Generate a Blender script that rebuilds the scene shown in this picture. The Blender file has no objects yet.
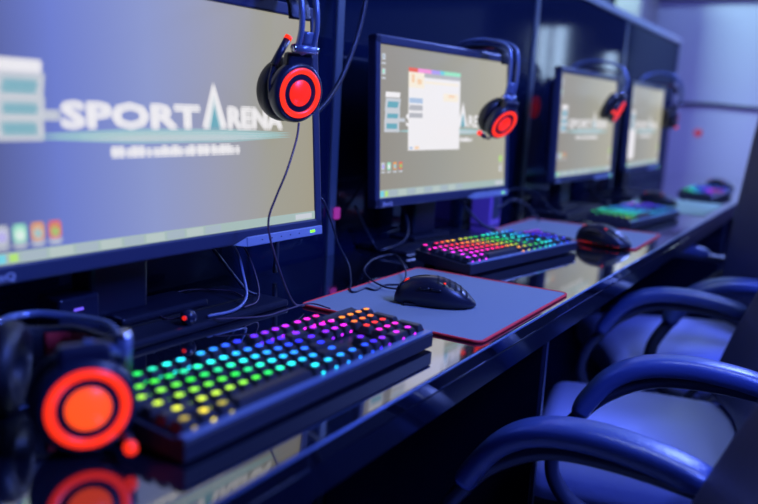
import bpy, bmesh, math, random
from mathutils import Vector, Matrix, Euler
random.seed(4)
PI = math.pi
DESK = 0.75                      # every height below is written above the desk top; lifted by this at the end
col = bpy.context.scene.collection

# ------------------------------------------------------------------ materials
def mat(name, color=(.05, .05, .05), rough=.5, metal=0.0, spec=.5, emit=None, es=0.0, coat=0.0, bump=None, noise=None):
    m = bpy.data.materials.new(name); m.use_nodes = True
    nt = m.node_tree; b = nt.nodes['Principled BSDF']
    b.inputs['Base Color'].default_value = (*color, 1)
    b.inputs['Roughness'].default_value = rough
    b.inputs['Metallic'].default_value = metal
    b.inputs['Specular IOR Level'].default_value = spec
    b.inputs['Coat Weight'].default_value = coat
    if emit:
        b.inputs['Emission Color'].default_value = (*emit, 1)
        b.inputs['Emission Strength'].default_value = es
    if bump or noise:
        tc = nt.nodes.new('ShaderNodeTexCoord')
    if bump:
        n = nt.nodes.new('ShaderNodeTexNoise'); n.inputs['Scale'].default_value = bump[0]; n.inputs['Detail'].default_value = 4
        bp = nt.nodes.new('ShaderNodeBump'); bp.inputs['Strength'].default_value = bump[1]; bp.inputs['Distance'].default_value = .002
        nt.links.new(tc.outputs['Object'], n.inputs['Vector'])
        nt.links.new(n.outputs['Fac'], bp.inputs['Height']); nt.links.new(bp.outputs['Normal'], b.inputs['Normal'])
    if noise:
        n = nt.nodes.new('ShaderNodeTexNoise'); n.inputs['Scale'].default_value = noise[0]; n.inputs['Detail'].default_value = 6
        mr = nt.nodes.new('ShaderNodeMapRange'); mr.inputs['To Min'].default_value = noise[1]; mr.inputs['To Max'].default_value = noise[2]
        nt.links.new(tc.outputs['Object'], n.inputs['Vector'])
        nt.links.new(n.outputs['Fac'], mr.inputs['Value']); nt.links.new(mr.outputs['Result'], b.inputs['Roughness'])
    return m

def emis(name, color, s):
    return mat(name, (0.01, 0.01, 0.01), .35, emit=color, es=s)

def legend_mat():
    m = bpy.data.materials.new('backlit_legend'); m.use_nodes = True
    nt = m.node_tree; b = nt.nodes['Principled BSDF']
    oi = nt.nodes.new('ShaderNodeObjectInfo')
    b.inputs['Base Color'].default_value = (.02, .02, .02, 1)
    nt.links.new(oi.outputs['Color'], b.inputs['Emission Color'])
    b.inputs['Emission Strength'].default_value = LEG
    return m
LEG = 3.2

def wallpaper_mat(name, stops, s):
    """grey desktop wallpaper as a tone ramp across the screen (object Y runs along its width)"""
    m = bpy.data.materials.new(name); m.use_nodes = True
    nt = m.node_tree; b = nt.nodes['Principled BSDF']
    tc = nt.nodes.new('ShaderNodeTexCoord'); sp = nt.nodes.new('ShaderNodeSeparateXYZ')
    mr = nt.nodes.new('ShaderNodeMapRange'); mr.inputs['From Min'].default_value = -.2655; mr.inputs['From Max'].default_value = .2655
    cr = nt.nodes.new('ShaderNodeValToRGB')
    while len(cr.color_ramp.elements) < len(stops): cr.color_ramp.elements.new(.5)
    for e, (p, c) in zip(cr.color_ramp.elements, stops):
        e.position = p; e.color = (*c, 1)
    nt.links.new(tc.outputs['Object'], sp.inputs[0]); nt.links.new(sp.outputs['Y'], mr.inputs['Value'])
    nt.links.new(mr.outputs['Result'], cr.inputs['Fac']); nt.links.new(cr.outputs['Color'], b.inputs['Emission Color'])
    b.inputs['Base Color'].default_value = (.01, .01, .01, 1); b.inputs['Roughness'].default_value = .4
    b.inputs['Emission Strength'].default_value = s
    return m

M = {}
M['desk'] = mat('gloss_black_desk', (.006, .008, .018), .07, spec=1.0, coat=.6, noise=(9, .04, .09))
_b = M['desk'].node_tree.nodes['Principled BSDF']; _b.inputs['Coat Weight'].default_value = 1.0; _b.inputs['Coat IOR'].default_value = 2.0; _b.inputs['Coat Roughness'].default_value = .04
M['apron'] = mat('gloss_black_edge', (.005, .008, .022), .13, spec=.9)
M['panel'] = mat('gloss_black_panel', (.004, .010, .05), .10, spec=.14)
nt = M['panel'].node_tree; nt.nodes.clear()      # semi-matte laminate: dark body with a constant weak sheen
_o = nt.nodes.new('ShaderNodeOutputMaterial'); _d = nt.nodes.new('ShaderNodeBsdfDiffuse'); _g = nt.nodes.new('ShaderNodeBsdfGlossy'); _m = nt.nodes.new('ShaderNodeMixShader')
_d.inputs[0].default_value = (.004, .010, .04, 1); _g.inputs[0].default_value = (.9, .95, 1, 1); _g.inputs['Roughness'].default_value = .08; _m.inputs[0].default_value = .085
nt.links.new(_d.outputs[0], _m.inputs[1]); nt.links.new(_g.outputs[0], _m.inputs[2]); nt.links.new(_m.outputs[0], _o.inputs[0])
M['post'] = mat('anodised_post', (.13, .17, .22), .36, metal=.3)
M['rail'] = mat('pale_rail', (.34, .40, .42), .4)
M['bezel'] = mat('monitor_plastic', (.035, .045, .10), .38)
M['bezel_silver'] = mat('silver_strip', (.30, .36, .52), .35)
M['stand'] = mat('stand_plastic', (.015, .018, .035), .28)
M['kb'] = mat('keyboard_plastic', (.02, .024, .045), .42)
M['kb_edge'] = mat('keyboard_edge', (.14, .22, .42), .28, metal=.2)
M['cap'] = mat('keycap_plastic', (.028, .03, .045), .42)
M['rubber'] = mat('rubber', (.012, .012, .016), .7)
M['pad'] = mat('mouse_mat_cloth', (.27, .32, .36), .9, spec=.1, bump=(900, .25))
M['pad_green'] = mat('green_mat_cloth', (.42, .62, .44), .85, spec=.15, bump=(900, .25))
M['stitch'] = mat('red_stitch', (.95, .03, .04), .7)
M['mouse'] = mat('mouse_shell', (.012, .015, .035), .33)
M['mouse_matte'] = mat('mouse_grip', (.012, .012, .018), .6)
M['hole'] = mat('hole_black', (.002, .002, .004), .8)
M['red_led'] = emis('red_led', (1, .030, .006), 1.25)
M['red_core'] = emis('red_led_core', (1, .022, .008), 1.1)
M['red_hot'] = emis('red_led_hot', (1, .075, .012), 1.35)
M['red_dim'] = emis('red_led_dim', (1, .02, .01), .8)
M['red_wall_glint'] = emis('red_wall_reflection', (1, .04, .05), .35)
M['green_led'] = emis('green_led', (.25, 1, .05), 1.6)
M['hs'] = mat('headset_plastic', (.018, .022, .05), .3)
M['hs_gloss'] = mat('headset_gloss', (.01, .012, .025), .12)
M['rail_metal'] = mat('headset_rail', (.24, .31, .52), .24, metal=.35)
M['chrome'] = mat('chrome', (.75, .75, .8), .15, metal=1)
M['cushion'] = mat('ear_leather', (.012, .014, .024), .42, bump=(300, .3))
M['redlining'] = mat('red_lining', (.45, .02, .03), .6)
M['cable'] = mat('cable_rubber', (.02, .025, .05), .35)
M['braid'] = mat('braided_cable', (.10, .06, .10), .5)
M['red_cable'] = mat('red_cable', (.30, .02, .03), .5)
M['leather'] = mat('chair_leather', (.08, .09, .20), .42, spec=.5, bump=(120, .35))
M['seat'] = mat('chair_seat_glare', (.44, .50, .95), .34, spec=.9, bump=(90, .3))  # lavender glare on black leather painted into the base colour
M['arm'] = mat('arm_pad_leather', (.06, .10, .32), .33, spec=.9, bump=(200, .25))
M['arm_frame'] = mat('arm_frame_plastic', (.03, .035, .07), .3)
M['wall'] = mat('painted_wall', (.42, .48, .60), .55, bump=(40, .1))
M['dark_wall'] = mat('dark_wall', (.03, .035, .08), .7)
M['ceil'] = mat('ceiling_paint', (.05, .055, .12), .8)
M['floor'] = mat('floor_tile', (.012, .014, .03), .35, bump=(20, .1))
M['trim'] = mat('soffit_trim', (.10, .13, .20), .6)
M['grey_box'] = mat('grey_steel', (.26, .27, .32), .4)
M['navy_box'] = mat('navy_panel', (.012, .02, .07), .5)
M['legend'] = legend_mat()
M['violet_led'] = emis('violet_led', (.16, .10, 1), 1.2)
M['pale_cable'] = mat('pale_cable', (.20, .24, .42), .3)
M['violet_lit_case'] = mat('violet_lit_case', (.30, .14, .60), .4)  # purple light on a dark box, put into the case colour
M['pane'] = emis('window_daylight', (.55, .75, 1), 11.0)
M['magenta'] = emis('magenta_light', (.6, .05, .6), .5)
M['label_grey'] = mat('printed_grey', (.45, .48, .6), .5)
GREY = (.30, .29, .235)
M['wp_haze'] = wallpaper_mat('wallpaper_blue_haze', [(0, (.085, .10, .26)), (.16, (.15, .20, .58)), (.40, (.26, .31, .58)), (.62, (.32, .33, .42)), (.82, (.35, .34, .27)), (1, (.36, .33, .23))], 1.0)  # blue viewing-angle haze and room glare painted into the ramp
M['wp_grey'] = wallpaper_mat('wallpaper_grey', [(0, (.30, .28, .235)), (.4, (.33, .33, .29)), (1, (.44, .42, .32))], 1.0)
M['s_white'] = emis('screen_white', (.95, .93, .95), .92)
M['s_offwhite'] = emis('screen_offwhite', (.72, .76, .82), .8)
M['s_teal'] = emis('screen_teal', (.16, .45, .55), .9)
M['s_ltteal'] = emis('screen_light_teal', (.40, .68, .70), .85)
M['s_task'] = emis('screen_taskbar', (.42, .55, .52), .9)
M['s_task2'] = emis('screen_taskbar_tile', (.52, .62, .60), .9)
M['s_peach'] = emis('screen_peach', (.95, .66, .42), .95)
M['s_cream'] = emis('screen_cream', (.95, .86, .72), .98)
M['s_red'] = emis('screen_red', (.9, .16, .10), .9)
M['s_green'] = emis('screen_green', (.25, .75, .22), .9)
M['s_lime'] = emis('screen_lime', (.5, .85, .2), .9)
M['s_cyan'] = emis('screen_cyan', (.2, .7, .85), .9)
M['s_orange'] = emis('screen_orange', (.95, .40, .10), .9)
M['s_pink'] = emis('screen_pink', (.95, .35, .75), .95)
M['s_violet'] = emis('screen_violet', (.45, .38, .95), .95)
M['s_mint'] = emis('screen_mint', (.35, .85, .60), .95)
M['s_grey'] = emis('screen_grey', (.55, .56, .60), .85)
M['s_ltblue'] = emis('screen_light_blue', (.50, .65, .88), .85)
M['s_steel'] = emis('screen_steel', (.45, .55, .62), .85)

# ------------------------------------------------------------------ mesh builder
def catmull(pts, n=8, closed=False):
    P = [Vector(p) for p in pts]; out = []
    k = len(P)
    rng = range(k) if closed else range(k - 1)
    for i in rng:
        p1, p2 = P[i], P[(i + 1) % k]
        p0 = P[(i - 1) % k] if (closed or i > 0) else p1 + (p1 - p2)
        p3 = P[(i + 2) % k] if (closed or i < k - 2) else p2 + (p2 - p1)
        for j in range(n):
            t = j / n
            out.append(.5 * ((2 * p1) + (-p0 + p2) * t + (2 * p0 - 5 * p1 + 4 * p2 - p3) * t * t + (-p0 + 3 * p1 - 3 * p2 + p3) * t ** 3))
    if not closed: out.append(P[-1])
    return out

class MB:
    def __init__(s): s.bm = bmesh.new(); s.mats = []
    def mi(s, m):
        if m not in s.mats: s.mats.append(m)
        return s.mats.index(m)
    def add(s, verts, faces, m, mx=None, smooth=False):
        vs = [s.bm.verts.new((mx @ Vector(v)) if mx else v) for v in verts]
        i = s.mi(m)
        for f in faces:
            try:
                fc = s.bm.faces.new([vs[k] for k in f]); fc.material_index = i; fc.smooth = smooth
            except ValueError: pass
        return vs
    def merge(s, bm, m, mx=None, smooth=True):
        bm.verts.index_update()
        s.add([v.co.copy() for v in bm.verts], [[v.index for v in f.verts] for f in bm.faces], m, mx, smooth); bm.free()
    def box(s, a, b, m, bevel=0.0, seg=2, mx=None):
        x0, y0, z0 = a; x1, y1, z1 = b
        bm = bmesh.new(); bmesh.ops.create_cube(bm, size=1)
        for v in bm.verts:
            v.co = Vector(((x0 + x1) / 2 + v.co.x * (x1 - x0), (y0 + y1) / 2 + v.co.y * (y1 - y0), (z0 + z1) / 2 + v.co.z * (z1 - z0)))
        if bevel: bmesh.ops.bevel(bm, geom=bm.edges[:], offset=bevel, segments=seg, affect='EDGES', profile=.5)
        s.merge(bm, m, mx, smooth=False)
    def sweep(s, path, sec, m, mx=None, up=(0, 0, 1), scale=None, closed=False, smooth=True):
        """sec: list of (side, up) points; path: list of points"""
        P = [Vector(p) for p in path]; n = len(P); k = len(sec); verts = []; faces = []
        prev = Vector(up)
        for i, p in enumerate(P):
            a = P[i - 1] if (i > 0 or closed) else P[i]; b = P[(i + 1) % n] if (i < n - 1 or closed) else P[i]
            t = (b - a).normalized()
            side = t.cross(prev)
            if side.length < 1e-5: side = t.orthogonal()
            side.normalize(); u = side.cross(t).normalized(); prev = u
            sc = scale[i] if scale else 1
            for (q, w) in sec: verts.append(p + side * q * sc + u * w * sc)
        for i in range(n if closed else n - 1):
            for j in range(k):
                a, b = i * k + j, i * k + (j + 1) % k
                c, d = ((i + 1) % n) * k + (j + 1) % k, ((i + 1) % n) * k + j
                faces.append((a, b, c, d))
        if not closed:
            faces.append(tuple(range(k - 1, -1, -1))); faces.append(tuple(range((n - 1) * k, n * k)))
        s.add(verts, faces, m, mx, smooth)
    def tube(s, path, r, m, mx=None, seg=8, scale=None, smooth=True, closed=False):
        sec = [(r * math.cos(2 * PI * j / seg), r * math.sin(2 * PI * j / seg)) for j in range(seg)]
        s.sweep(path, sec, m, mx, scale=scale, smooth=smooth, closed=closed)
    def cyl(s, p0, p1, r0, m, r1=None, seg=24, mx=None):
        r1 = r0 if r1 is None else r1
        s.tube([p0, p1], r0, m, mx, seg, scale=[1, r1 / r0])
    def lathe(s, prof, m, mx=None, seg=40, smooth=True):
        """profile of (radius, height) turned about local X axis"""
        verts = []; faces = []; n = len(prof)
        for j in range(seg):
            a = 2 * PI * j / seg
            for (r, h) in prof: verts.append((h, r * math.cos(a), r * math.sin(a)))
        for j in range(seg):
            for i in range(n - 1):
                a = j * n + i; b = j * n + i + 1; c = ((j + 1) % seg) * n + i + 1; d = ((j + 1) % seg) * n + i
                faces.append((a, b, c, d))
        vs = s.add(verts, faces, m, mx, smooth)
        bmesh.ops.remove_doubles(s.bm, verts=[v for v in vs if v.is_valid], dist=1e-6)
    def text(s, txt, size, m, mx, shear=0, depth=0.0, sx=1.0, bold=0.0):
        cu = bpy.data.curves.new('t', 'FONT'); cu.body = txt; cu.size = size; cu.shear = shear; cu.extrude = depth; cu.offset = bold
        cu.resolution_u = 2
        o = bpy.data.objects.new('t', cu); col.objects.link(o)
        dg = bpy.context.evaluated_depsgraph_get(); me = bpy.data.meshes.new_from_object(o.evaluated_get(dg))
        w = max([v.co.x for v in me.vertices] + [1e-6]); k = sx / w if sx else 1
        s.add([(v.co.x * k, v.co.y, v.co.z) for v in me.vertices], [tuple(p.vertices) for p in me.polygons], m, mx)
        bpy.data.objects.remove(o); bpy.data.meshes.remove(me); bpy.data.curves.remove(cu)
    def build(s, name, parent=None, smooth_angle=None, recalc=True):
        if recalc: bmesh.ops.recalc_face_normals(s.bm, faces=s.bm.faces[:])
        me = bpy.data.meshes.new(name); s.bm.to_mesh(me); s.bm.free()
        for m in s.mats: me.materials.append(m)
        o = bpy.data.objects.new(name, me); col.objects.link(o)
        if parent: o.parent = parent
        return o

def tag(o, label=None, cat=None, group=None, kind=None):
    if label: o['label'] = label
    if cat: o['category'] = cat
    if group: o['group'] = group
    if kind: o['kind'] = kind
    return o
def empty(name, loc=(0, 0, 0), rz=0.0):
    o = bpy.data.objects.new(name, None); col.objects.link(o); o.location = loc; o.rotation_euler = (0, 0, rz)
    o.empty_display_size = .05
    return o
def copy_tree(o, parent=None):
    c = o.copy(); col.objects.link(c); c.parent = parent
    for ch in list(o.children): copy_tree(ch, c)
    return c
def frame(n, up=(0, 0, 1)):
    """matrix whose local X is n and local Z near up"""
    x = Vector(n).normalized(); y = Vector(up).cross(x).normalized(); z = x.cross(y)
    return Matrix((x, y, z)).transposed().to_4x4()

# ------------------------------------------------------------------ setting
def struct(name, mb, label=None):
    o = mb.build(name); o['kind'] = 'structure'
    if label: o['label'] = label
    return o
X0, X1, Y0, Y1, ZF, ZC = -1.8, 3.4, -2.2, 5.2, -.75, 1.85
b = MB(); b.box((X0 - .1, Y0 - .1, ZF - .1), (X1 + .1, Y1 + .1, ZF), M['floor']); struct('floor', b)
b = MB(); b.box((X0 - .1, Y0 - .1, ZC), (X1 + .1, Y1 + .1, ZC + .1), M['ceil']); struct('ceiling', b)
b = MB(); b.box((X0 - .1, Y1, ZF), (X1 + .1, Y1 + .1, ZC), M['wall']); struct('wall_far', b)
b = MB(); b.box((X0 - .1, Y0, ZF), (X0, Y1, ZC), M['dark_wall']); struct('wall_left', b)
b = MB(); b.box((X1, Y0, ZF), (X1 + .1, Y1, ZC), M['dark_wall']); struct('wall_right', b)
b = MB(); b.box((X0 - .1, Y0 - .1, ZF), (X1 + .1, Y0, ZC), M['dark_wall']); struct('wall_near', b)
b = MB(); b.box((X0, Y1 - .06, 1.025), (X1, Y1, 1.18), M['trim'], .006); struct('trim_1', b)
b = MB(); b.box((.44, Y1 - .03, ZF), (1.42, Y1 - .001, 1.0), M['dark_wall'], .002, 1); struct('dark_blocker_1', b)  # unseen dark panel added to keep the bright wall out of partition reflections
for k, (x0, x1, z0, z1) in enumerate([(.86, .93, .52, .86), (.98, 1.04, .52, .86), (.52, .58, .40, .70)]):
    b = MB()
    b.box((x0 - .012, Y1 - .04, z0 - .012), (x1 + .012, Y1 - .0305, z1 + .012), M['post'])
    b.box((x0, Y1 - .044, z0), (x1, Y1 - .041, z1), M['pane'])
    struct('window_%d' % (k + 1), b)

# ------------------------------------------------------------------ desk
XD = .539
desk = empty('desk', (0.28, 2.0, ZF)); tag(desk, 'long glossy black desk carrying the row of gaming stations', 'desk')
def rel(mb, ox, oy, oz=0.0):
    for v in mb.bm.verts: v.co -= Vector((ox, oy, oz))
    return mb
b = MB(); b.box((.028, -.9, -.022), (XD, 4.9, 0), M['desk'], .0025, 3); rel(b, .28, 2.0, ZF); b.build('desk_top', desk)
b = MB(); b.cyl((XD - .0006, -.9, -.0016), (XD - .0006, 4.9, -.0016), .0017, M['kb_edge'], seg=8); rel(b, .28, 2.0, ZF); tag(b.build('edge_highlight', desk), 'thin bright blue highlight drawn along the front edge')  # strip added to draw the reflected highlight on the desk bevel
b = MB(); b.box((XD - .02, -.9, -.056), (XD - .001, 4.9, -.0225), M['apron'], .001, 1); rel(b, .28, 2.0, ZF); b.build('front_apron', desk)
for y in (.155, 1.24, 3.41, 4.5):
    b = MB(); b.box((.06, y - .011, ZF), (.50, y + .011, -.023), M['apron'], .001, 1)
    b.box((.5, y - .005, ZF), (.505, y + .005, -.0565), M['bezel']); rel(b, .28, 2.0, ZF); b.build('support_panel', desk)

# ------------------------------------------------------------------ partition
part = empty('partition', (0, 2.0, ZF)); tag(part, 'tall glossy black partition standing behind the row of monitors', 'partition')
XB = .02; ZT = .735; seams = [-.90, .172, 1.258, 2.341, 3.412, 4.52]
for y0, y1 in zip(seams, seams[1:]):
    b = MB(); b.box((XB - .025, y0 + .012, ZF), (XB - .003, y1 - .012, ZT - .03), M['panel']); rel(b, 0, 2.0, ZF); b.build('panel', part)
for y in seams:
    b = MB(); b.box((XB - .03, y - .012, ZF), (XB + .004, y + .012, ZT - .028), M['post'], .002, 1); rel(b, 0, 2.0, ZF); b.build('post', part)
b = MB(); b.box((XB - .04, seams[0], ZT - .027), (XB + .006, seams[-1] + .014, ZT), M['rail'], .003, 2); rel(b, 0, 2.0, ZF); b.build('top_rail', part)
b = MB(); b.box((-.44, 4.70, ZF), (-.285, 5.12, 1.25), M['grey_box'], .01, 2)
b.box((-.425, 4.694, .2), (-.30, 4.70, 1.2), M['grey_box'], .002, 1); rel(b, -.36, 4.9, ZF)
o = b.build('cabinet'); o.location = (-.32, 4.9, ZF); tag(o, 'pale grey cabinet rising behind the far end of the partition', 'cabinet')
b = MB(); b.box((-.60, 4.72, ZF), (-.46, 5.10, 1.2), M['navy_box'], .01, 2); b.box((-.555, 4.71, .85), (-.548, 4.72, 1.1), M['chrome'], .002, 1); rel(b, -.53, 4.9, ZF)
o = b.build('cabinet'); o.location = (-.51, 4.9, ZF); tag(o, 'dark navy cabinet behind the partition, left of the pale grey one', 'cabinet')

# ------------------------------------------------------------------ monitors
SW, SH = .531, .299
def bez(mx, x0, x1, mb, m, side=.016, top=.018, bot=.020):
    """screen frame as a continuous bevelled ring"""
    oy, zt, zb = SW / 2 + side, SH + top, -bot
    iy = SW / 2
    mb.box((x0, -oy, SH), (x1, oy, zt), m, .003, 2, mx)
    mb.box((x0, -oy, zb), (x1, oy, 0), m, .003, 2, mx)
    mb.box((x0, -oy, zb), (x1, -iy, zt), m, .003, 2, mx)
    mb.box((x0, iy, zb), (x1, oy, zt), m, .003, 2, mx)

def soft_copy(m, alpha):
    n = m.copy(); n.name = m.name + '_soft'; nt = n.node_tree; nt.nodes['Principled BSDF'].inputs['Alpha'].default_value = alpha
    return n
SOFT = {}
def screen_art(mb, mx, window=False, half_window=False, near=False):
    if near:      # the near screen's wallpaper picture is itself soft: overlapping thin layers of the same artwork
        tmp = {}
        for L_ in range(7):
            t = MB(); screen_layer(t, mx, False, False, True); a = 2 * PI * L_ / 6; rad = 0 if L_ == 6 else .0036
            d = mx.to_3x3() @ Vector((.00008 * L_, rad * math.cos(a), rad * math.sin(a) - .004))
            base = len(mb.bm.verts); t.bm.verts.index_update()
            vs = [mb.bm.verts.new(v.co + d) for v in t.bm.verts]
            for f in t.bm.faces:
                src = t.mats[f.material_index]
                if src.name not in SOFT: SOFT[src.name] = soft_copy(src, .33)
                try:
                    nf = mb.bm.faces.new([vs[v.index] for v in f.verts]); nf.material_index = mb.mi(SOFT[src.name])
                except ValueError: pass
            t.bm.free()
        task_bar(mb, mx, .66); return
    screen_layer(mb, mx, window, half_window, near); task_bar(mb, mx)
def task_bar(mb, mx, kh=.85):
    def q(u0, v0, u1, v1, m, d=1):
        y0, y1 = (u0 - .5) * SW, (u1 - .5) * SW; z0, z1 = v0 * SH * kh, v1 * SH * kh; x = .0002 * d + .0006
        mb.add([(x, y0, z0), (x, y1, z0), (x, y1, z1), (x, y0, z1)], [(0, 1, 2, 3)], m, mx)
    q(0, 0, 1, .062, M['s_task'], 1)
    for k in range(9): q(.06 + .062 * k, .006, .115 + .062 * k, .056, M['s_task2'] if k % 2 else M['s_steel'], 2)
    q(.004, .008, .026, .054, M['s_cyan'], 3); q(.034, .010, .052, .052, M['s_lime'], 3); q(.91, .012, .985, .05, M['s_offwhite'], 2)
def screen_layer(mb, mx, window=False, half_window=False, near=False):
    iv = -.095 if near else 0
    def q(u0, v0, u1, v1, m, d=1, slant=0):
        y0, y1 = (u0 - .5) * SW, (u1 - .5) * SW; z0, z1 = v0 * SH, v1 * SH; x = .0002 * d
        mb.add([(x, y0, z0), (x, y1, z0), (x, y1 + slant, z1), (x, y0 + slant, z1)], [(0, 1, 2, 3)], m, mx)
    def tmx(u, v, d=1):   # text lies in YZ plane
        return mx @ Matrix.Translation((.0002 * d, (u - .5) * SW, v * SH)) @ Matrix(((0, 0, 1, 0), (1, 0, 0, 0), (0, 1, 0, 0), (0, 0, 0, 1)))
    # big E emblem
    def outline(u0, v0, u1, v1, d, s=0):
        q(u0, v0, u1, v1, M['s_offwhite'], d, s); q(u0 + .014, v0 + .022, u1 - .014, v1 - .022, M['s_teal'], d + 1, s)
    q(.034, .665, .128, .70, M['s_white'], 1, .002)
    outline(.03, .575, .128, .66, 1, .004); outline(.03, .505, .128, .58, 1, .002); outline(.028, .435, .126, .515, 1, 0)
    q(.126, .505, .165, .53, M['s_offwhite'], 1)
    mb.text('SPORT', .037, M['s_white'], tmx(.168, .478, 2), sx=.385 * SW, bold=.0009)
    # tall A of the wordmark
    y = (.604 - .5) * SW
    mb.add([(.0004, y - .021, .478 * SH), (.0004, y - .010, .478 * SH), (.0004, y, .59 * SH), (.0004, y + .010, .478 * SH), (.0004, y + .021, .478 * SH), (.0004, y, .665 * SH)],
           [(0, 1, 2, 5), (2, 3, 4, 5)], M['s_white'], mx)
    mb.add([(.0003, y - .013, .478 * SH), (.0003, y + .013, .478 * SH), (.0003, y, .62 * SH)], [(0, 1, 2)], M['s_teal'], mx)
    mb.text('RENA', .037, M['s_white'], tmx(.648, .478, 2), sx=.214 * SW, bold=.0009)
    # glow line, tapering at both ends
    def taper(u0, u1, v, h, m, d):
        y0, y1, ym0, ym1 = (u0 - .5) * SW, (u1 - .5) * SW, (u0 * .7 + u1 * .3 - .5) * SW, (u0 * .3 + u1 * .7 - .5) * SW; z = v * SH; x = .0002 * d; k = h * SH
        mb.add([(x, y0, z), (x, ym0, z - k), (x, ym1, z - k), (x, y1, z), (x, ym1, z + k), (x, ym0, z + k)], [(0, 1, 2, 3, 4, 5)], m, mx)
    taper(.10, .90, .443, .020, M['s_ltteal'], 1); taper(.2, .82, .440, .008, M['s_offwhite'], 2)
    # small strapline, unreadable in the photograph: a row of little pale strokes
    u = .29
    rr = random.Random(7)
    while u < .685:
        w = rr.choice([.010, .014, .018]); q(u, .366, u + w, .398 if w > .011 else .390, M['s_white'], 1); u += w + rr.choice([.003, .003, .009])
    # icons
    for k, (uu, c1, c2) in enumerate([(.022, M['s_offwhite'], M['s_violet']), (.060, M['s_mint'], M['s_white']), (.099, M['s_orange'], M['s_cyan']), (.138, M['s_red'], M['s_green'])]):
        q(uu - .011, .185 + iv, uu + .011, .235 + iv, c1, 1); q(uu - .006, .195 + iv, uu + .007, .220 + iv, c2, 2); q(uu - .012, .165 + iv, uu + .012, .176 + iv, M['s_offwhite'], 1)
    for (vv, c1) in ((.925, M['s_steel']), (.83, M['s_mint'])):
        q(.012, vv - .022, .034, vv + .018, M['s_offwhite'], 1); q(.016, vv - .012, .027, vv + .01, c1, 2); q(.010, vv - .05, .036, vv - .038, M['s_offwhite'], 1)
    if not near: q(.945, .20, .972, .25, M['s_lime'], 1); q(.40, .955, .403, .975, M['s_white'], 1) if near else q(.945, .185, .972, .192, M['s_offwhite'], 1)
    if not near: q(.948, .12, .970, .165, M['s_white'], 1); q(.953, .13, .966, .155, M['s_steel'], 2)
    if window:
        q(.185, .31, .575, .85, M['s_white'], 5)
        n = 12; cols = [M['s_red'], M['s_red'], M['s_pink'], M['s_pink'], M['s_pink'], M['s_violet'], M['s_violet'], M['s_cyan'], M['s_mint'], M['s_mint'], M['s_mint'], M['s_mint']]
        for k in range(n): q(.185 + .39 * k / n, .845, .185 + .39 * (k + 1) / n, .873, cols[k], 6)
        q(.185, .74, .295, .845, M['s_cream'], 6); q(.295, .815, .575, .845, M['s_grey'], 6)
        q(.205, .775, .225, .83, M['s_peach'], 7); q(.245, .765, .275, .80, M['s_peach'], 7)
        q(.30, .775, .56, .79, M['s_cream'], 6); q(.44, .66, .56, .715, M['s_cream'], 6); q(.48, .69, .53, .705, M['s_peach'], 7)
        q(.19, .635, .285, .67, M['s_ltblue'], 6); q(.19, .585, .285, .622, M['s_grey'], 6); q(.19, .535, .285, .568, M['s_grey'], 6)
        q(.195, .318, .215, .335, M['s_ltblue'], 6); q(.232, .318, .262, .338, M['s_peach'], 6)
    if half_window:
        q(.0, .10, .17, .47, M['s_white'], 5)

def monitor(x, y, rot, tilt, wp, label, window=False, half_window=False, near=False, mz=.1257):
    root = empty('monitor', (x, y, 0), -rot); tag(root, label, 'monitor', 'monitors along the desk')
    if near: root.scale = (1.03, 1.03, 1.03); mz = .1215
    mx = Matrix.Translation((0, 0, mz)) @ Matrix.Rotation(-tilt, 4, 'Y')
    # tilt leans the top back towards -X
    m = MB(); bez(mx, -.018, .003, m, M['bezel']); m.box((-.05, -.235, .01), (-.016, .235, .285), M['bezel'], .012, 3, mx)
    m.box((-.02, -SW / 2 - .010, -.014), (-.006, SW / 2 + .010, SH + .01), M['bezel'], 0, 1, mx)
    hous = m.build('housing', root)
    m = MB(); m.box((.0005, .105, -.025), (.0052, SW / 2 + .013, -.011), M['bezel_silver'], .0015, 2, mx)
    m.add([(.001, .08, -.0195), (.001, .106, -.0245), (.001, .106, -.0115), (.004, .106, -.0245), (.004, .106, -.0115), (.004, .08, -.0195)], [(0, 1, 3, 5), (5, 3, 4), (0, 2, 1), (0, 5, 4, 2)], M['bezel_silver'], mx)
    for k in range(5): m.box((.005, .135 + .021 * k, -.0185), (.0056, .137 + .021 * k, -.0170), M['hole'], 0, 1, mx)
    strip = m.build('control_strip', root); tag(strip, 'silver blue control strip')
    m = MB(); m.box((.0048, .247, -.0200), (.006, .259, -.0160), M['green_led'], .0004, 1, mx); m.build('power_light', strip)
    m = MB(); m.text('BenQ', .0105, M['label_grey'], mx @ Matrix.Translation((.0033, -SW / 2 + (-.012 if near else .008), -.0155)) @ Matrix(((0, 0, 1, 0), (1, 0, 0, 0), (0, 1, 0, 0), (0, 0, 0, 1))), sx=.034, bold=.0003)
    m.build('logo', root, recalc=False)
    m = MB()
    m.add([(0, -SW / 2, 0), (0, SW / 2, 0), (0, SW / 2, SH), (0, -SW / 2, SH)], [(0, 1, 2, 3)], wp, mx)
    screen_art(m, mx, window, half_window, near)
    m.build('screen', root, recalc=False)
    ny = -.058 if near else 0
    m = MB(); m.box((-.10, ny - .045, .02), (-.058, ny + .045, .26), M['stand'], .006, 2); m.box((-.062, ny - .04, .19), (-.045, ny + .04, .27), M['stand'], .003, 1); m.build('neck', root)
    m = MB(); m.box((-.112, -.185, 0), (.02, .185, .011), M['stand'], .004, 2); m.box((-.105, -.075, .0112), (-.035, .075, .022), M['stand'], .004, 2)
    m.box((-.03, -.155, .0112), (-.026, .155, .0125), M['hole'])
    m.build('base', root)
    return root
monitor(.1900, .6720, .0300, .0780, M['wp_haze'], 'nearest monitor, its screen shading from blue to grey, left edge cut off', near=True)
monitor(.1491, 1.5346, .092, .0614, M['wp_grey'], 'second monitor, with a white program window open over its wallpaper', window=True)
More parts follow.
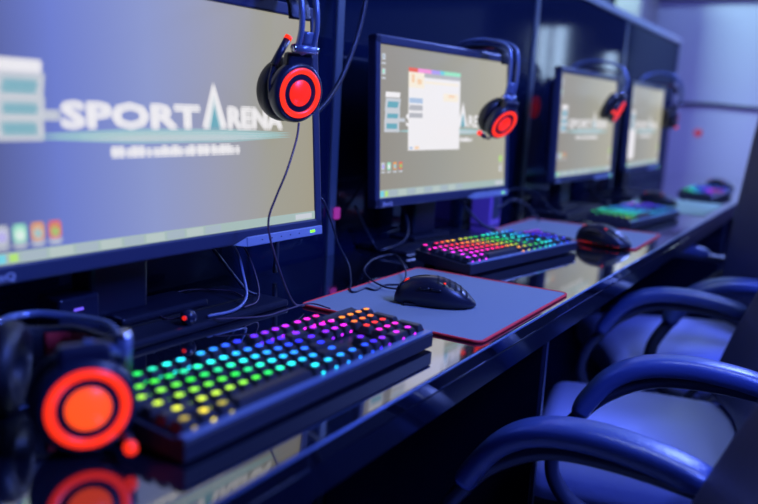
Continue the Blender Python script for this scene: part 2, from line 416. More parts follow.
monitor(.1848, 2.451, .0338, .0276, M['wp_grey'], 'third monitor, grey desktop with the whole wordmark uncovered')
monitor(.190, 3.218, .0016, .0211, M['wp_grey'], 'farthest monitor, with a narrow white window at its lower left', half_window=True)

# ------------------------------------------------------------------ keyboards
U = .01905
def key_rows():
    K = []
    def row(r, start, ws):
        x = start
        for w in ws: K.append((x + w / 2, r, w, 1)); x += w
    row(0, 0, [1]); row(0, 2, [1] * 4); row(0, 6.5, [1] * 4); row(0, 11, [1] * 4); row(0, 15.25, [1] * 3)
    row(1, 0, [1] * 13 + [2]); row(1, 15.25, [1] * 3); row(1, 18.5, [1] * 4)
    row(2, 0, [1.5] + [1] * 12 + [1.5]); row(2, 15.25, [1] * 3); row(2, 18.5, [1] * 3); K.append((22, 2.5, 1, 2))
    row(3, 0, [1.75] + [1] * 11 + [2.25]); row(3, 18.5, [1] * 3)
    row(4, 0, [2.25] + [1] * 10 + [2.75]); row(4, 16.25, [1]); row(4, 18.5, [1] * 3); K.append((22, 4.5, 1, 2))
    row(5, 0, [1.25] * 3 + [6.25] + [1.25] * 4); row(5, 15.25, [1] * 3); row(5, 18.5, [2, 1])
    return K
def interp(tab, x):
    for (a, va), (c, vc) in zip(tab, tab[1:]):
        if x <= c: return va + (vc - va) * max(0, (x - a)) / (c - a)
    return tab[-1][1]
def hsv(h, s=.88, v=1.0):
    import colorsys
    h = h % 1.0
    r, g, bl = colorsys.hsv_to_rgb(h, s, v)
    k = .62 if .13 < h < .42 else 1.0       # yellow and green leds are not as strong as they look
    return (r ** 2.0 * k, g ** 2.0 * k * .9, bl ** 2.0, 1)
KEYMESH = {}
def key_geo(m, w, h, lit, mx=None):
    """keycap centred on its switch: local Y across, X towards the typist"""
    hw, hh = (w * U - .0014) / 2, (h * U - .0014) / 2; tw, th = hw - .0028, hh - .0026
    z0, z1 = 0, .0095
    v = [(-hh, -hw, z0), (hh, -hw, z0), (hh, hw, z0), (-hh, hw, z0), (-th - .0006, -tw, z1), (th - .0006, -tw, z1 - .0006), (th - .0006, tw, z1 - .0006), (-th - .0006, tw, z1)]
    bm = bmesh.new(); vs = [bm.verts.new(p) for p in v]
    for f in [(3, 2, 1, 0), (4, 5, 6, 7), (0, 1, 5, 4), (1, 2, 6, 5), (2, 3, 7, 6), (3, 0, 4, 7)]: bm.faces.new([vs[i] for i in f])
    bmesh.ops.bevel(bm, geom=[e for e in bm.edges if max(a.co.z for a in e.verts) > .005], offset=.0010, segments=2, affect='EDGES')
    m.merge(bm, M['cap'], mx, smooth=False)
    if lit:
        n = 12
        pts = [(-.0010 + (.0037) * math.cos(2 * PI * k / n), .0047 * math.sin(2 * PI * k / n), z1 + .0002) for k in range(n)]
        m.add(pts, [tuple(range(n))], M['legend'], mx)
        # light leaking at the foot of the cap, towards the typist
        zz = .0022
        pts = [(hh - .0006 + .0003, .003 + .0027 * math.cos(2 * PI * k / n), zz + .0014 * math.sin(2 * PI * k / n)) for k in range(n)]
        m.add(pts, [tuple(range(n))], M['legend'], mx)
def keyboard(x, y, rot, label, bot, top, near=False):
    root = empty('keyboard', (x, y, 0), -rot); tag(root, label, 'keyboard', 'backlit keyboards along the desk')
    L, D = .44, .131
    m = MB()
    # wedge body: profile in X-Z swept along Y, higher at the back
    prof = [(D / 2, .004), (D / 2, .020), (D / 2 - .003, .0235), (D / 2 - .010, .0235), (D / 2 - .011, .021), (-D / 2 + .008, .031), (-D / 2 + .002, .033), (-D / 2, .029), (-D / 2, .013), (-D / 2 + .01, .010), (D / 2 - .006, .003)]
    n = len(prof)
    vs = [(px, -L / 2, pz) for px, pz in prof] + [(px, L / 2, pz) for px, pz in prof]
    m.add(vs, [(i, (i + 1) % n, n + (i + 1) % n, n + i) for i in range(n)] + [tuple(range(n - 1, -1, -1)), tuple(range(n, 2 * n))], M['kb'])
    
    body = m.build('case', root)
    m = MB(); m.box((D / 2 - .011, -L / 2 + .001, .0228), (D / 2 + .0006, L / 2 - .001, .0252), M['kb_edge'], .001, 2); tag(m.build('front_edge', root), 'steel blue front edge')
    for sy in (-1, 1):
        for sx in (-1, 1):
            f = MB(); f.box((sx * .05 - .006, sy * .19 - .012, 0), (sx * .05 + .006, sy * .19 + .012, .0045 if sx > 0 else .0115), M['rubber'], .001, 1); f.build('foot', root)
    m = MB(); m.box((-D / 2 - .010, .028, .010), (-D / 2 + .002, .052, .030), M['kb'], .002, 2); m.build('cable_exit', root)
    m = MB()
    for k in range(3): m.box((-.0505, .155 + .018 * k, .029), (-.0485, .157 + .018 * k, .0312), M['s_offwhite'])
    m.build('lock_lights', root)
    K = key_rows()
    rows_x = [-.048, -.0240, -.0050, .0140, .0330, .0520]   # centre of each row (towards typist)
    def rx(r):
        if r == int(r): return rows_x[int(r)]
        return (rows_x[int(r)] + rows_x[int(r) + 1]) / 2
    offx = -.0065
    order = sorted(range(len(K)), key=lambda i: (K[i][0] > 18.4 and K[i][1] <= 1.6, K[i][0]))
    rest = set([i for i in range(len(K)) if K[i][0] > 18.4 and K[i][1] == 1]); assert len(rest) == 4
    rm = MB()
    for i, (cx, r, w, h) in enumerate(K):
        px, py = rx(r) + offx + .0065 - .0045, -L / 2 + .0057 + cx * U
        pz = .0225 + (D / 2 - px) / D * .0105
        t = 1 - (px + .055) / .105
        yy = cx * U
        hue = interp(bot, yy) * (1 - t) + interp(top, yy) * t
        if cx > 18.4 and near: hue = [1.08, 1.08, 1.06, 1.01, .86, .80][int(r)]
        lit = w < 6 and not (h == 2 and cx > 21)
        c = hsv(hue)
        if i in rest:
            key_geo(rm, w, h, lit, Matrix.Translation((px, py, pz))); restcol = c; continue
        key = (w, h, lit)
        if key not in KEYMESH:
            km = MB(); key_geo(km, w, h, lit); o = km.build('keycap'); KEYMESH[key] = o.data; bpy.data.objects.remove(o)
        o = bpy.data.objects.new('spacebar' if w > 6 else 'keycap', KEYMESH[key]); col.objects.link(o); o.parent = root
        o.location = (px, py, pz); f = 1.0
        if cx > 15 and near: f = .8
        if cx > 18.4 and near: f = .7
        if near and r == 5 and cx < 5 and i % 2: f = .35
        o.color = (c[0] * f, c[1] * f, c[2] * f, 1)
    o = rm.build('keycap_row', root); o.color = (restcol[0] * .7, restcol[1] * .7, restcol[2] * .7, 1); tag(o, kind='stuff')
    return root
b1 = [(0, .145), (.10, .165), (.14, .27), (.17, .41), (.2, .50), (.25, .575), (.3, .63), (.35, .76), (.44, .84)]
t1 = [(0, .27), (.05, .37), (.09, .5), (.13, .57), (.17, .63), (.22, .71), (.27, .77), (.31, .84), (.36, .96), (.40, 1.05), (.44, 1.08)]
keyboard(.4861 - .0654 * .9997 - .22 * .0226, .8137 - .22 + .0015, .0226, 'nearest backlit keyboard, yellow keys at left turning green, blue and violet', b1, t1, near=True)
b2 = [(0, .77), (.1, .84), (.15, .90), (.19, 1.04), (.22, 1.16), (.27, 1.36), (.33, 1.52), (.38, 1.62), (.44, 1.74)]
t2 = [(0, .88), (.045, .95), (.075, 1.08), (.12, 1.15), (.16, 1.22), (.19, 1.36), (.24, 1.5), (.32, 1.58), (.37, 1.76), (.44, 1.78)]
keyboard(.305, 1.491, .158, 'second keyboard, pink keys at left, below the monitor with the white window', b2, t2)
b3 = [(0, .18), (.06, .32), (.12, .45), (.2, .55), (.34, .56), (.44, .6)]
t3 = [(0, .34), (.06, .46), (.14, .56), (.22, .62), (.3, .76), (.38, .80), (.44, .7)]
keyboard(.372, 2.386, .105, 'third keyboard, green keys at left turning pale blue and violet, beyond the red edged mat', b3, t3)
b4 = [(0, .62), (.1, .86), (.2, .92), (.3, .7), (.44, .6)]
t4 = [(0, .34), (.1, .40), (.2, .52), (.3, .62), (.44, .58)]
keyboard(.41, 3.43, .03, 'farthest keyboard, small and dim, just beyond the green mat', b4, t4)

# ------------------------------------------------------------------ mouse mats
def rrect(x0, y0, x1, y1, r, n=6):
    out = []
    for cx, cy, a0 in ((x1 - r, y1 - r, 0), (x0 + r, y1 - r, 90), (x0 + r, y0 + r, 180), (x1 - r, y0 + r, 270)):
        for k in range(n + 1):
            a = math.radians(a0 + 90 * k / n); out.append((cx + r * math.cos(a), cy + r * math.sin(a)))
    return out
def mousemat(x, y, w, h, rot, label, m0, stitch=True):
    root = empty('mouse_mat', (x, y, 0), -rot); tag(root, label, 'mouse mat')
    m = MB(); P = rrect(-w / 2, -h / 2, w / 2, h / 2, .012); n = len(P)
    m.add([(a, c, 0) for a, c in P] + [(a, c, .0032) for a, c in P], [tuple(range(n - 1, -1, -1)), tuple(range(n, 2 * n))] + [(i, (i + 1) % n, n + (i + 1) % n, n + i) for i in range(n)], m0)
    m.build('cloth', root)
    if stitch:
        m = MB(); m.tube([(a, c, .0023) for a, c in P], .0023, M['stitch'], seg=8, closed=True)
        tag(m.build('stitched_edge', root), 'red stitched edge')
    return root
mousemat(.2279 + .1496, .8751 + .19, .299, .38, -.003, 'large mouse mat with red stitched edge under the nearest mouse', M['pad'])
mousemat(.318, 1.985, .365, .31, -.02, 'red edged mouse mat between the second and third keyboards', M['pad'])
mousemat(.37, 2.965, .285, .44, 0, 'green mouse mat beyond the third keyboard', M['pad_green'], False)

# ------------------------------------------------------------------ mice
def mouse_proto(x, y, z, rot, label, redrim=False, big=1.0):
    """nose towards local -X"""
    root = empty('computer_mouse', (x, y, z), rot); root.scale = (big, big, big); tag(root, label, 'mouse')
    L, W, H = .131, .068, .043
    NU, NV = 26, 24
    def wid(t): return W / 2 * (.80 + .20 * math.cos((t - .62) * 2 * PI * .9)) * min(1, math.sqrt(max(0, 1 - ((t - .5) / .5) ** 6)) + .0)
    def hei(t): return H * (.32 + .68 * math.sin(PI * min(1, max(0, (t * .93 + .10))) ** .95) ** .9) * (1 - .25 * max(0, t - .8) / .2)
    def surf(t, a):   # a in 0..pi across
        x = -L / 2 + L * t; w = wid(t); h = hei(t) * min(1, math.sqrt(max(0, 1 - ((t - .5) / .5) ** 10)))
        c, s = math.cos(a), math.sin(a)
        cc = math.copysign(abs(c) ** .72, c); ss = s ** .62
        return Vector((x, w * cc, .003 + h * ss))
    m = MB(); verts = []; faces = []
    for i in range(NU + 1):
        t = .5 - .5 * math.cos(PI * i / NU); t = .004 + .992 * t
        for j in range(NV + 1): verts.append(surf(t, PI * j / NV))
    for i in range(NU):
        for j in range(NV):
            a = i * (NV + 1) + j; faces.append((a, a + 1, a + NV + 2, a + NV + 1))
    for i in (0, NU): faces.append(tuple(i * (NV + 1) + j for j in (range(NV + 1) if i else range(NV, -1, -1))))
    bt = []
    for i in range(NU): faces.append((i * (NV + 1), (i + 1) * (NV + 1), (i + 1) * (NV + 1) + NV, i * (NV + 1) + NV))
    m.add(verts, faces, M['mouse'], smooth=True)
    shell = m.build('shell', root)
    # holes over the palm rest
    m = MB()
    for r_, t in enumerate((.52, .59, .66, .73, .80, .87)):
        for k in range(-3, 4):
            a = PI / 2 + (k + (.5 if r_ % 2 else 0)) * .20
            p = surf(t, a); p2 = surf(t + .02, a); p3 = surf(t, a + .05)
            nrm = (p3 - p).cross(p2 - p).normalized()
            if nrm.z < 0: nrm = -nrm
            fx = frame(nrm, (1, 0, 0)); fx.translation = p + nrm * .0003
            m.add([(0, .0027 * math.cos(2 * PI * q / 6), .0027 * math.sin(2 * PI * q / 6)) for q in range(6)], [tuple(range(6))], M['hole'], fx)
    m.build('vent_holes', root)
    # button split, side buttons
    m = MB(); pts = [surf(t, PI / 2) + Vector((0, 0, .0002)) for t in (.03, .1, .18, .26, .34, .42)]
    m.tube(pts, .0007, M['hole'], seg=6); m.build('button_split', root)
    m = MB()
    for t0, t1_ in ((.30, .42), (.44, .56)):
        P = [surf(t0 + (t1_ - t0) * k / 5, .50) + Vector((0, .0006, 0)) for k in range(6)]
        m.tube(P, .0022, M['hs_gloss'], seg=8)
    m.bm.verts.ensure_lookup_table()
    for v in m.bm.verts: v.co.y = -v.co.y
    m.build('side_buttons', root)
    m = MB(); m.cyl((-.040, -.004, .0265), (-.040, .004, .0265), .0125, M['rubber'], seg=20)
    wheel = m.build('scroll_wheel', root)
    m = MB(); m.cyl((-.040, -.0055, .0265), (-.040, -.0041, .0265), .0135, M['red_led'], seg=20); m.cyl((-.040, .0041, .0265), (-.040, .0055, .0265), .0135, M['red_led'], seg=20)
    m.build('wheel_light', wheel)
    m = MB(); p = surf(.60, 1.05); m.cyl(p + Vector((0, 0, -.001)), p + Vector((0, 0, .001)), .002, M['red_led'], seg=10)
    for v in m.bm.verts: v.co.y = -v.co.y
    m.build('logo_light', root)
    m = MB(); m.box((-.05, -.024, .0), (.05, .024, .0038), M['rubber'], .001, 1)
    if redrim:
        P = [(-L / 2 * .94 * math.cos(a), wid(.5 - .47 * math.cos(a)) * .98 * math.copysign(1, math.sin(a)) * min(1, abs(math.sin(a)) * 2.2), .004) for a in [2 * PI * k / 28 for k in range(28)]]
        m.tube(P, .0007, M['red_dim'], seg=6, closed=True)
    m.build('base', root)
    return root
mouse_proto(.385, 1.020, .0033, math.radians(27), 'dark honeycomb mouse on the nearest mat, with a red glowing wheel')
mouse_proto(.425, 1.84, .0033, math.radians(-10), 'dark mouse with red lit rim on the red edged mat beside the second keyboard', True, 1.08)
mouse_proto(.325, 2.93, .0033, math.radians(0), 'small dark mouse on the green mat', big=1.05)
mouse_proto(.385, 3.98, .0, math.radians(5), 'farthest mouse, a tiny red light beyond the last keyboard')

# ------------------------------------------------------------------ headsets
def ear_cup(root, c, n, up, lit_big=False, dimled=False):
    """shell + cushion + led ring; c is the outer face centre, n the outward normal"""
    F = frame(n, up); F.translation = Vector(c)
    T = Matrix
    m = MB()
    m.lathe([(0, .0), (.0370, 0), (.0400, -.0015), (.0422, -.006), (.043, -.014), (.039, -.022), (.020, -.024), (0, -.024)], M['hs'], F, 44)
    m.box((-.021, -.022, .024), (-.004, .022, .054), M['hs'], .005, 2, F)   # tab towards the hinge
    cup = m.build('ear_cup', root)
    m = MB()
    led = M['red_led'] if not dimled else M['red_dim']
    m.lathe([(.0265, .0004), (.0270, .0018), (.0345, .0018), (.0350, .0004)], led, F, 48)
    o = m.build('light_ring', cup); tag(o, 'glowing red ring')
    m = MB(); m.lathe([(0, .0016), (.0178 + .0005 * lit_big, .0016), (.0185 + .0005 * lit_big, .0004)], M['red_hot' if lit_big else 'red_core'] if not dimled else M['red_dim'], F, 40)
    tag(m.build('light_disc', cup), 'glowing red disc')
    m = MB()
    pr = []
    for k in range(13):
        a = -PI / 2 + PI * k / 12; pr.append((.034 + .0115 * math.cos(a), -.0385 + .0135 * math.sin(a)))
    pr = [(.020, -.025)] + [(.034 + .0115 * math.cos(PI / 2 - PI * k / 12), -.0375 + .0135 * math.sin(PI / 2 - PI * k / 12)) for k in range(13)] + [(.020, -.045), (.018, -.032), (0, -.03)]
    m.lathe(pr, M['cushion'], F, 44); m.build('ear_cushion', cup)
    return F
def headset(root, c1, n1, up1, c2, n2, up2, railpath, padpath, side, mic, dim=False, big=0):
    """railpath: centre line of the headband; side: unit vector across the band"""
    side = Vector(side)
    F1 = ear_cup(root, c1, n1, up1, dimled=dim, lit_big=big); F2 = ear_cup(root, c2, n2, up2, dimled=dim)
    rp = catmull(railpath, 8)
    m = MB()
    for s_ in (-1, 1):
        m.tube([p + side * .0125 * s_ for p in rp], .0042, M['rail_metal'], seg=10)
    m.build('headband', root)
    m = MB(); pp = catmull(padpath, 8)
    sec = [(-.017, -.002), (.017, -.002), (.019, 0), (.017, .0025), (-.017, .0025), (-.019, 0)]
    m.sweep(pp, sec, M['cushion'], up=(pp[len(pp) // 2] - (Vector(padpath[0]) + Vector(padpath[-1])) / 2) if False else Vector(side).cross((pp[1] - pp[0]).normalized()))
    pad = m.build('head_pad', root)
    m = MB(); lo = pp[len(pp) // 5: -len(pp) // 5]; cen = (Vector(padpath[0]) + Vector(padpath[-1])) / 2
    lo = [p + (cen - p).normalized() * .0032 for p in lo]
    m.sweep(lo, [(-.012, -.0008), (.012, -.0008), (.012, .0008), (-.012, .0008)], M['redlining'], up=Vector(side).cross((lo[1] - lo[0]).normalized()))
    tag(m.build('lining', pad), 'dull red underside of the head pad')
    for F, e in ((F1, rp[0]), (F2, rp[-1])):
        m = MB(); a = Vector(e)
        m.cyl(a - side * .017, a + side * .017, .0065, M['rail_metal'], seg=16)
        for s_ in (-1, 1):
            m.cyl(a + side * .017 * s_, a + side * .0205 * s_, .0058, M['chrome'], seg=16)
        h = F @ Vector((-.0135, 0, .052))
        m.cyl(a, h, .0058, M['rail_metal'], seg=12)
        m.build('hinge', root)
    # sliders between the rails
    for i0 in (2, len(rp) - 8):
        m = MB(); seg = rp[i0:i0 + 6]; m.sweep(seg, [(-.007, -.0025), (.007, -.0025), (.007, .0025), (-.007, .0025)], M['rail_metal'], up=Vector(side).cross((seg[1] - seg[0]).normalized()))
        m.build('slider', root)
    base, mid, elbow, tip = [Vector(p) for p in mic]
    m = MB(); bp = catmull([base, mid, elbow], 8); m.tube(bp, .0022, M['hs'], seg=8)
    m.tube([elbow, tip], .0052, M['hs'], seg=14)
    boom = m.build('microphone', root)
    d = (tip - elbow).normalized()
    m = MB(); m.tube([tip - d * .001, tip + d * .0045], .0056, M['red_led'], seg=14); tag(m.build('microphone_light', boom), 'glowing red microphone tip')

def hung_headset(loc, az, label, cup_tilt=.08, mic=None, dim=False, zc=-.130, crown=.054):
    root = empty('headset', loc, az); tag(root, label, 'headset', 'headsets hung over monitor corners')
    n1 = Vector((math.cos(cup_tilt), 0, -math.sin(cup_tilt))); n2 = Vector((-1, 0, -.05)).normalized()
    c1 = (.083, 0, zc); c2 = (-.083, 0, zc); zh = zc + .060; k = crown / .054
    rail = [(.090, 0, zh), (.098, 0, zh * .62), (.096, 0, -.012), (.083, 0, .020 * k), (.052, 0, .043 * k), (0, 0, crown), (-.052, 0, .043 * k), (-.078, 0, .020 * k), (-.088, 0, -.012), (-.081, 0, zh * .62), (-.066, 0, zh)]
    padp = [(.076, 0, -.030), (.070, 0, -.008), (.050, 0, .006), (.030, 0, .0095), (0, 0, .011), (-.030, 0, .0095), (-.050, 0, .006), (-.070, 0, -.008), (-.076, 0, -.030)]
    mic = mic or [(.060, -.043, zc), (.066, -.046, zc + .020), (.070, -.038, zc + .040), (.070, -.022, zc + .068)]
    headset(root, c1, n1, (0, 0, 1), c2, n2, (0, 0, 1), rail, padp, (0, 1, 0), mic, dim)
    return root
zc = -.130
TOPZ = .4465
hung_headset((.1665, .855, TOPZ + .003), math.radians(-17), 'headset hung on the nearest monitor, glowing red ring and raised red microphone tip', .12,
             mic=[(.064, -.038, -.140), (.072, -.045, -.118), (.076, -.042, -.094), (.076, -.020, -.058)])
hung_headset((.1415, 1.685, .443), math.radians(-20), 'headset hung on the corner of the monitor with the white window', .52, zc=-.164, crown=.026,
             mic=[(.075, -.030, -.188), (.080, -.045, -.198), (.080, -.058, -.194), (.080, -.075, -.186)])
hung_headset((.158, 2.565, .444), math.radians(6), 'headset hung on the third monitor, its red ring seen almost edge on', .42, zc=-.118, crown=.04,
             mic=[(.070, -.040, zc), (.078, -.055, zc + .004), (.080, -.07, zc + .006), (.080, -.085, zc + .008)])
hung_headset((.167, 3.46, .444), math.radians(30), 'headset hung on the farthest monitor, mostly dark', .0, dim=True,
             mic=[(.060, -.040, zc), (.066, -.050, zc - .01), (.070, -.055, zc - .02), (.072, -.058, zc - .035)])
# headset lying by the left end of the near keyboard
root = empty('headset', (.32, .40, 0)); tag(root, 'headset lying on the desk at the left end of the nearest keyboard', 'headset')
O = Vector((.32, .40, 0))
c1 = Vector((.402, .336, .0455)) - O; n1 = Vector((.86, -.51, .02)); c2 = Vector((.232, .335, .047)) - O; n2 = Vector((-.75, -.62, .05))
rail = [Vector(p) - O for p in [(.399, .377, .085), (.352, .411, .074), (.293, .450, .064), (.235, .465, .056), (.181, .457, .053), (.172, .426, .054), (.205, .385, .060)]]
padp = [Vector(p) - O for p in [(.366, .400, .066), (.324, .418, .060), (.272, .429, .055), (.245, .415, .052), (.225, .385, .055)]]
headset(root, c1, n1, (-.30, .15, .9), c2, n2, (.2, .2, .9), rail, padp, (0.25, -.22, .94), [Vector((.395, .350, .020)) - O, Vector((.402, .362, .017)) - O, Vector((.418, .362, .017)) - O, Vector((.438, .349, .0165)) - O], big=1)

# ------------------------------------------------------------------ cables
def cable(pts, r, m, label, name='cable', group=None, cat='cable', n=8):
    mb = MB(); c = Vector(pts[0]); mb.tube([p - c for p in catmull(pts, n)], r, m, seg=8)
    o = mb.build(name); o.location = c; tag(o, label, cat, group); return o
R_ = .0016
cable([(.240, .838, .278), (.247, .824, .255), (.262, .785, .215), (.258, .769, .181), (.255, .757, .150), (.258, .759, .120), (.262, .776, .076), (.258, .799, .044), (.25, .830, .016), (.245, .860, .006)], R_, M['braid'],
      'thin headset cord hanging down in front of the nearest monitor')
cable([(.12, 1.189, .493), (.12, 1.205, .56), (.115, 1.215, .66), (.03, 1.222, .745), (-.01, 1.222, .742)][::-1] + [(.12, 1.168, .429), (.12, 1.125, .356), (.12, 1.081, .311), (.11, 1.03, .26), (.09, 1.0, .15), (.08, 1.0, .01)], .0045, M['cable'],
      'thick dark power cord running down beside the nearest monitor')
cable([(.10, 1.01, .17), (.14, 1.035, .150), (.15, 1.045, .133), (.15, 1.069, .096), (.152, 1.092, .055), (.165, 1.105, .022), (.20, 1.06, .0055), (.238, 1.000, .005), (.251, 0.995, .005), (.249, 1.03, .005), (.269, 1.03, .005),
       (.262, 1.074, .005), (.282, 1.095, .007), (.262, 1.146, .012), (.225, 1.20, .018), (.178, 1.25, .022), (.165, 1.20, .020), (.190, 1.12, .016), (.225, 1.08, .010), (.28, 1.045, .009), (.312, 1.052, .010)], .0017, M['cable'], 'black mouse cord looping over the mat to the nearest mouse')
cable([(.198, .673, .021), (.17, .655, .014), (.12, .68, .014), (.09, .73, .014), (.075, .79, .014), (.12, .83, .014), (.16, .82, .014)], .0012, M['braid'], 'thin cord looping over the near monitor base')
# in-line control ball with red light
root = empty('cord_control', (.200, .663, .011)); tag(root, 'small round cord control with a red light on the near monitor base', 'cord control')
m = MB(); m.lathe([(0, -.012), (.007, -.010), (.0105, -.004), (.011, .003), (.008, .010), (0, .012)], M['hs'], Matrix.Translation((0, 0, .010)) @ frame((.7, -.6, .2)), 20); m.build('body', root)
m = MB(); m.lathe([(0, .0128), (.003, .0126), (.0042, .009)], M['red_dim'], Matrix.Translation((0, 0, .010)) @ frame((.3, -.90, .1)), 14); m.build('light', root)
cable([(.21, .70, .012), (.25, .755, .012), (.262, .79, .016), (.27, .84, .018), (.30, .85, .014)], .0012, M['braid'], 'thin cord between the near keyboard and the monitor base')
cable([(.10, .785, .14), (.13, .805, .11), (.15, .816, .081), (.17, .808, .050), (.192, .790, .024), (.205, .750, .0145), (.20, .70, .0142)], .0022, M['pale_cable'], 'pale video cord dropping from the right of the near monitor base')
cable([(.10, .815, .14), (.135, .832, .10), (.155, .837, .073), (.185, .825, .035), (.20, .805, .016), (.205, .77, .0142)], .0013, M['braid'], 'thin braided cord dropping beside the pale video cord')
cable([(.09, .765, .13), (.12, .79, .09), (.145, .815, .045), (.16, .828, .022), (.17, .84, .0142)], .0026, M['cable'], 'dark cord slanting down behind the pale video cord')
b = MB(); b.box((-.022, -.03, 0), (.022, .03, .048), M['hs'], .004, 2)
root = empty('usb_hub', (.112, .545, .0115)); tag(root, 'small dark usb hub with a violet light, behind the lying headset', 'usb hub'); b.build('case', root)
b = MB(); b.box((.0222, -.010, .030), (.0236, .004, .0335), M['violet_led'], .0005, 1); b.box((.0222, .002, .016), (.0236, .012, .019), M['violet_led'], .0005, 1); b.build('light', root)
cable([(.10, .62, .16), (.12, .70, .10), (.06, .74, .07), (.05, .79, .09), (.09, .86, .15)], .0014, M['cable'], 'thin dark cord drooping behind the near monitor')
for dx in (0, .045):
    cable([(.07, .60 + dx, .2), (.075, .605 + dx, .12), (.08, .60 + dx, .05), (.085, .57 + dx, .018)], .0028, M['red_cable'], 'red cord hanging behind the left of the near monitor, %s of two' % ('left' if dx == 0 else 'right'), group='red cords')
cable([(.04, 1.42, .14), (.09, 1.44, .08), (.12, 1.40, .03), (.10, 1.33, .01), (.06, 1.36, .02), (.05, 1.30, .10)], .003, M['cable'], 'dark cord coiled left of the second monitor base')
cable([(.09, 1.62, .15), (.13, 1.65, .09), (.17, 1.68, .04), (.19, 1.73, .02), (.14, 1.80, .01)], .003, M['cable'], 'cord curving behind the right end of the second keyboard')
cable([(.05, 1.90, .10), (.10, 1.93, .05), (.13, 1.98, .07), (.15, 2.05, .05), (.17, 2.10, .005)], .003, M['cable'], 'cord arching between the second and third monitors')
cable([(.04, 2.0, .02), (.08, 2.08, .085), (.12, 2.18, .075), (.15, 2.24, .03), (.17, 2.28, .005)], .003, M['cable'], 'looping cord beside the third monitor base')
cable([(.09, 3.0, .14), (.10, 2.96, .09), (.08, 2.93, .04), (.13, 2.90, .004)], .003, M['cable'], 'cord hanging in the gap before the farthest monitor')
cable([(-.26, Y1 - .012, .395), (-.1, Y1 - .012, .402), (.1, Y1 - .012, .408), (.3, Y1 - .012, .398), (.6, Y1 - .012, .395), (1.2, Y1 - .012, .42)], .011, M['cable'], 'dark cable running level across the pale far wall')
# small block between second and third stations, and clips
b = MB(); b.box((-.03, -.035, 0), (.03, .035, .135), M['violet_lit_case'], .005, 2); b.box((.0301, -.025, .02), (.031, .025, .11), M['bezel'], .0003, 1)
o = b.build('small_speaker'); o.location = (.075, 1.93, 0); tag(o, 'small upright speaker with painted violet light right of the second monitor stand', 'speaker')
b = MB(); b.box((-.004, -.008, -.012), (.004, .008, .012), M['magenta'], .002, 1)
o = b.build('cord_clip'); o.location = (.029, 1.265, .085); tag(o, 'tiny magenta clip on the first visible partition post', 'clip')
b = MB(); b.lathe([(0, .006), (.02, .005), (.024, 0)], M['red_wall_glint'], frame((0, -1, 0)), 20)  # glowing disc painting a headset's red reflection on the wall
o = b.build('wall_reflection'); o.location = (.056, Y1 - .001, .234); tag(o, 'small round painted red reflection on the far wall', 'glint')

# ------------------------------------------------------------------ chairs
def soft_box(mb, dims, r, m, mx=None, puff=0.0, bend=None, seg=5, cuts=6):
    bm = bmesh.new(); bmesh.ops.create_cube(bm, size=1)
    for v in bm.verts: v.co = Vector((v.co.x * dims[0], v.co.y * dims[1], v.co.z * dims[2]))
    bmesh.ops.bevel(bm, geom=bm.edges[:], offset=r, segments=seg, affect='EDGES', profile=.5)
    for ax in range(3):
        d = dims[ax]
        for k in range(1, cuts):
            c = -d / 2 + r + (d - 2 * r) * k / cuts
            if d - 2 * r < .02: continue
            no = [0, 0, 0]; no[ax] = 1; co = [0, 0, 0]; co[ax] = c
            bmesh.ops.bisect_plane(bm, geom=bm.verts[:] + bm.edges[:] + bm.faces[:], plane_co=co, plane_no=no)
    for v in bm.verts:
        if puff:
            fx = max(0, 1 - (2 * v.co.x / dims[0]) ** 2); fy = max(0, 1 - (2 * v.co.y / dims[1]) ** 2)
            v.co.z += puff * fx * fy * (1 if v.co.z > 0 else 0)
        if bend: v.co = bend(v.co)
    mb.merge(bm, m, mx, smooth=True)
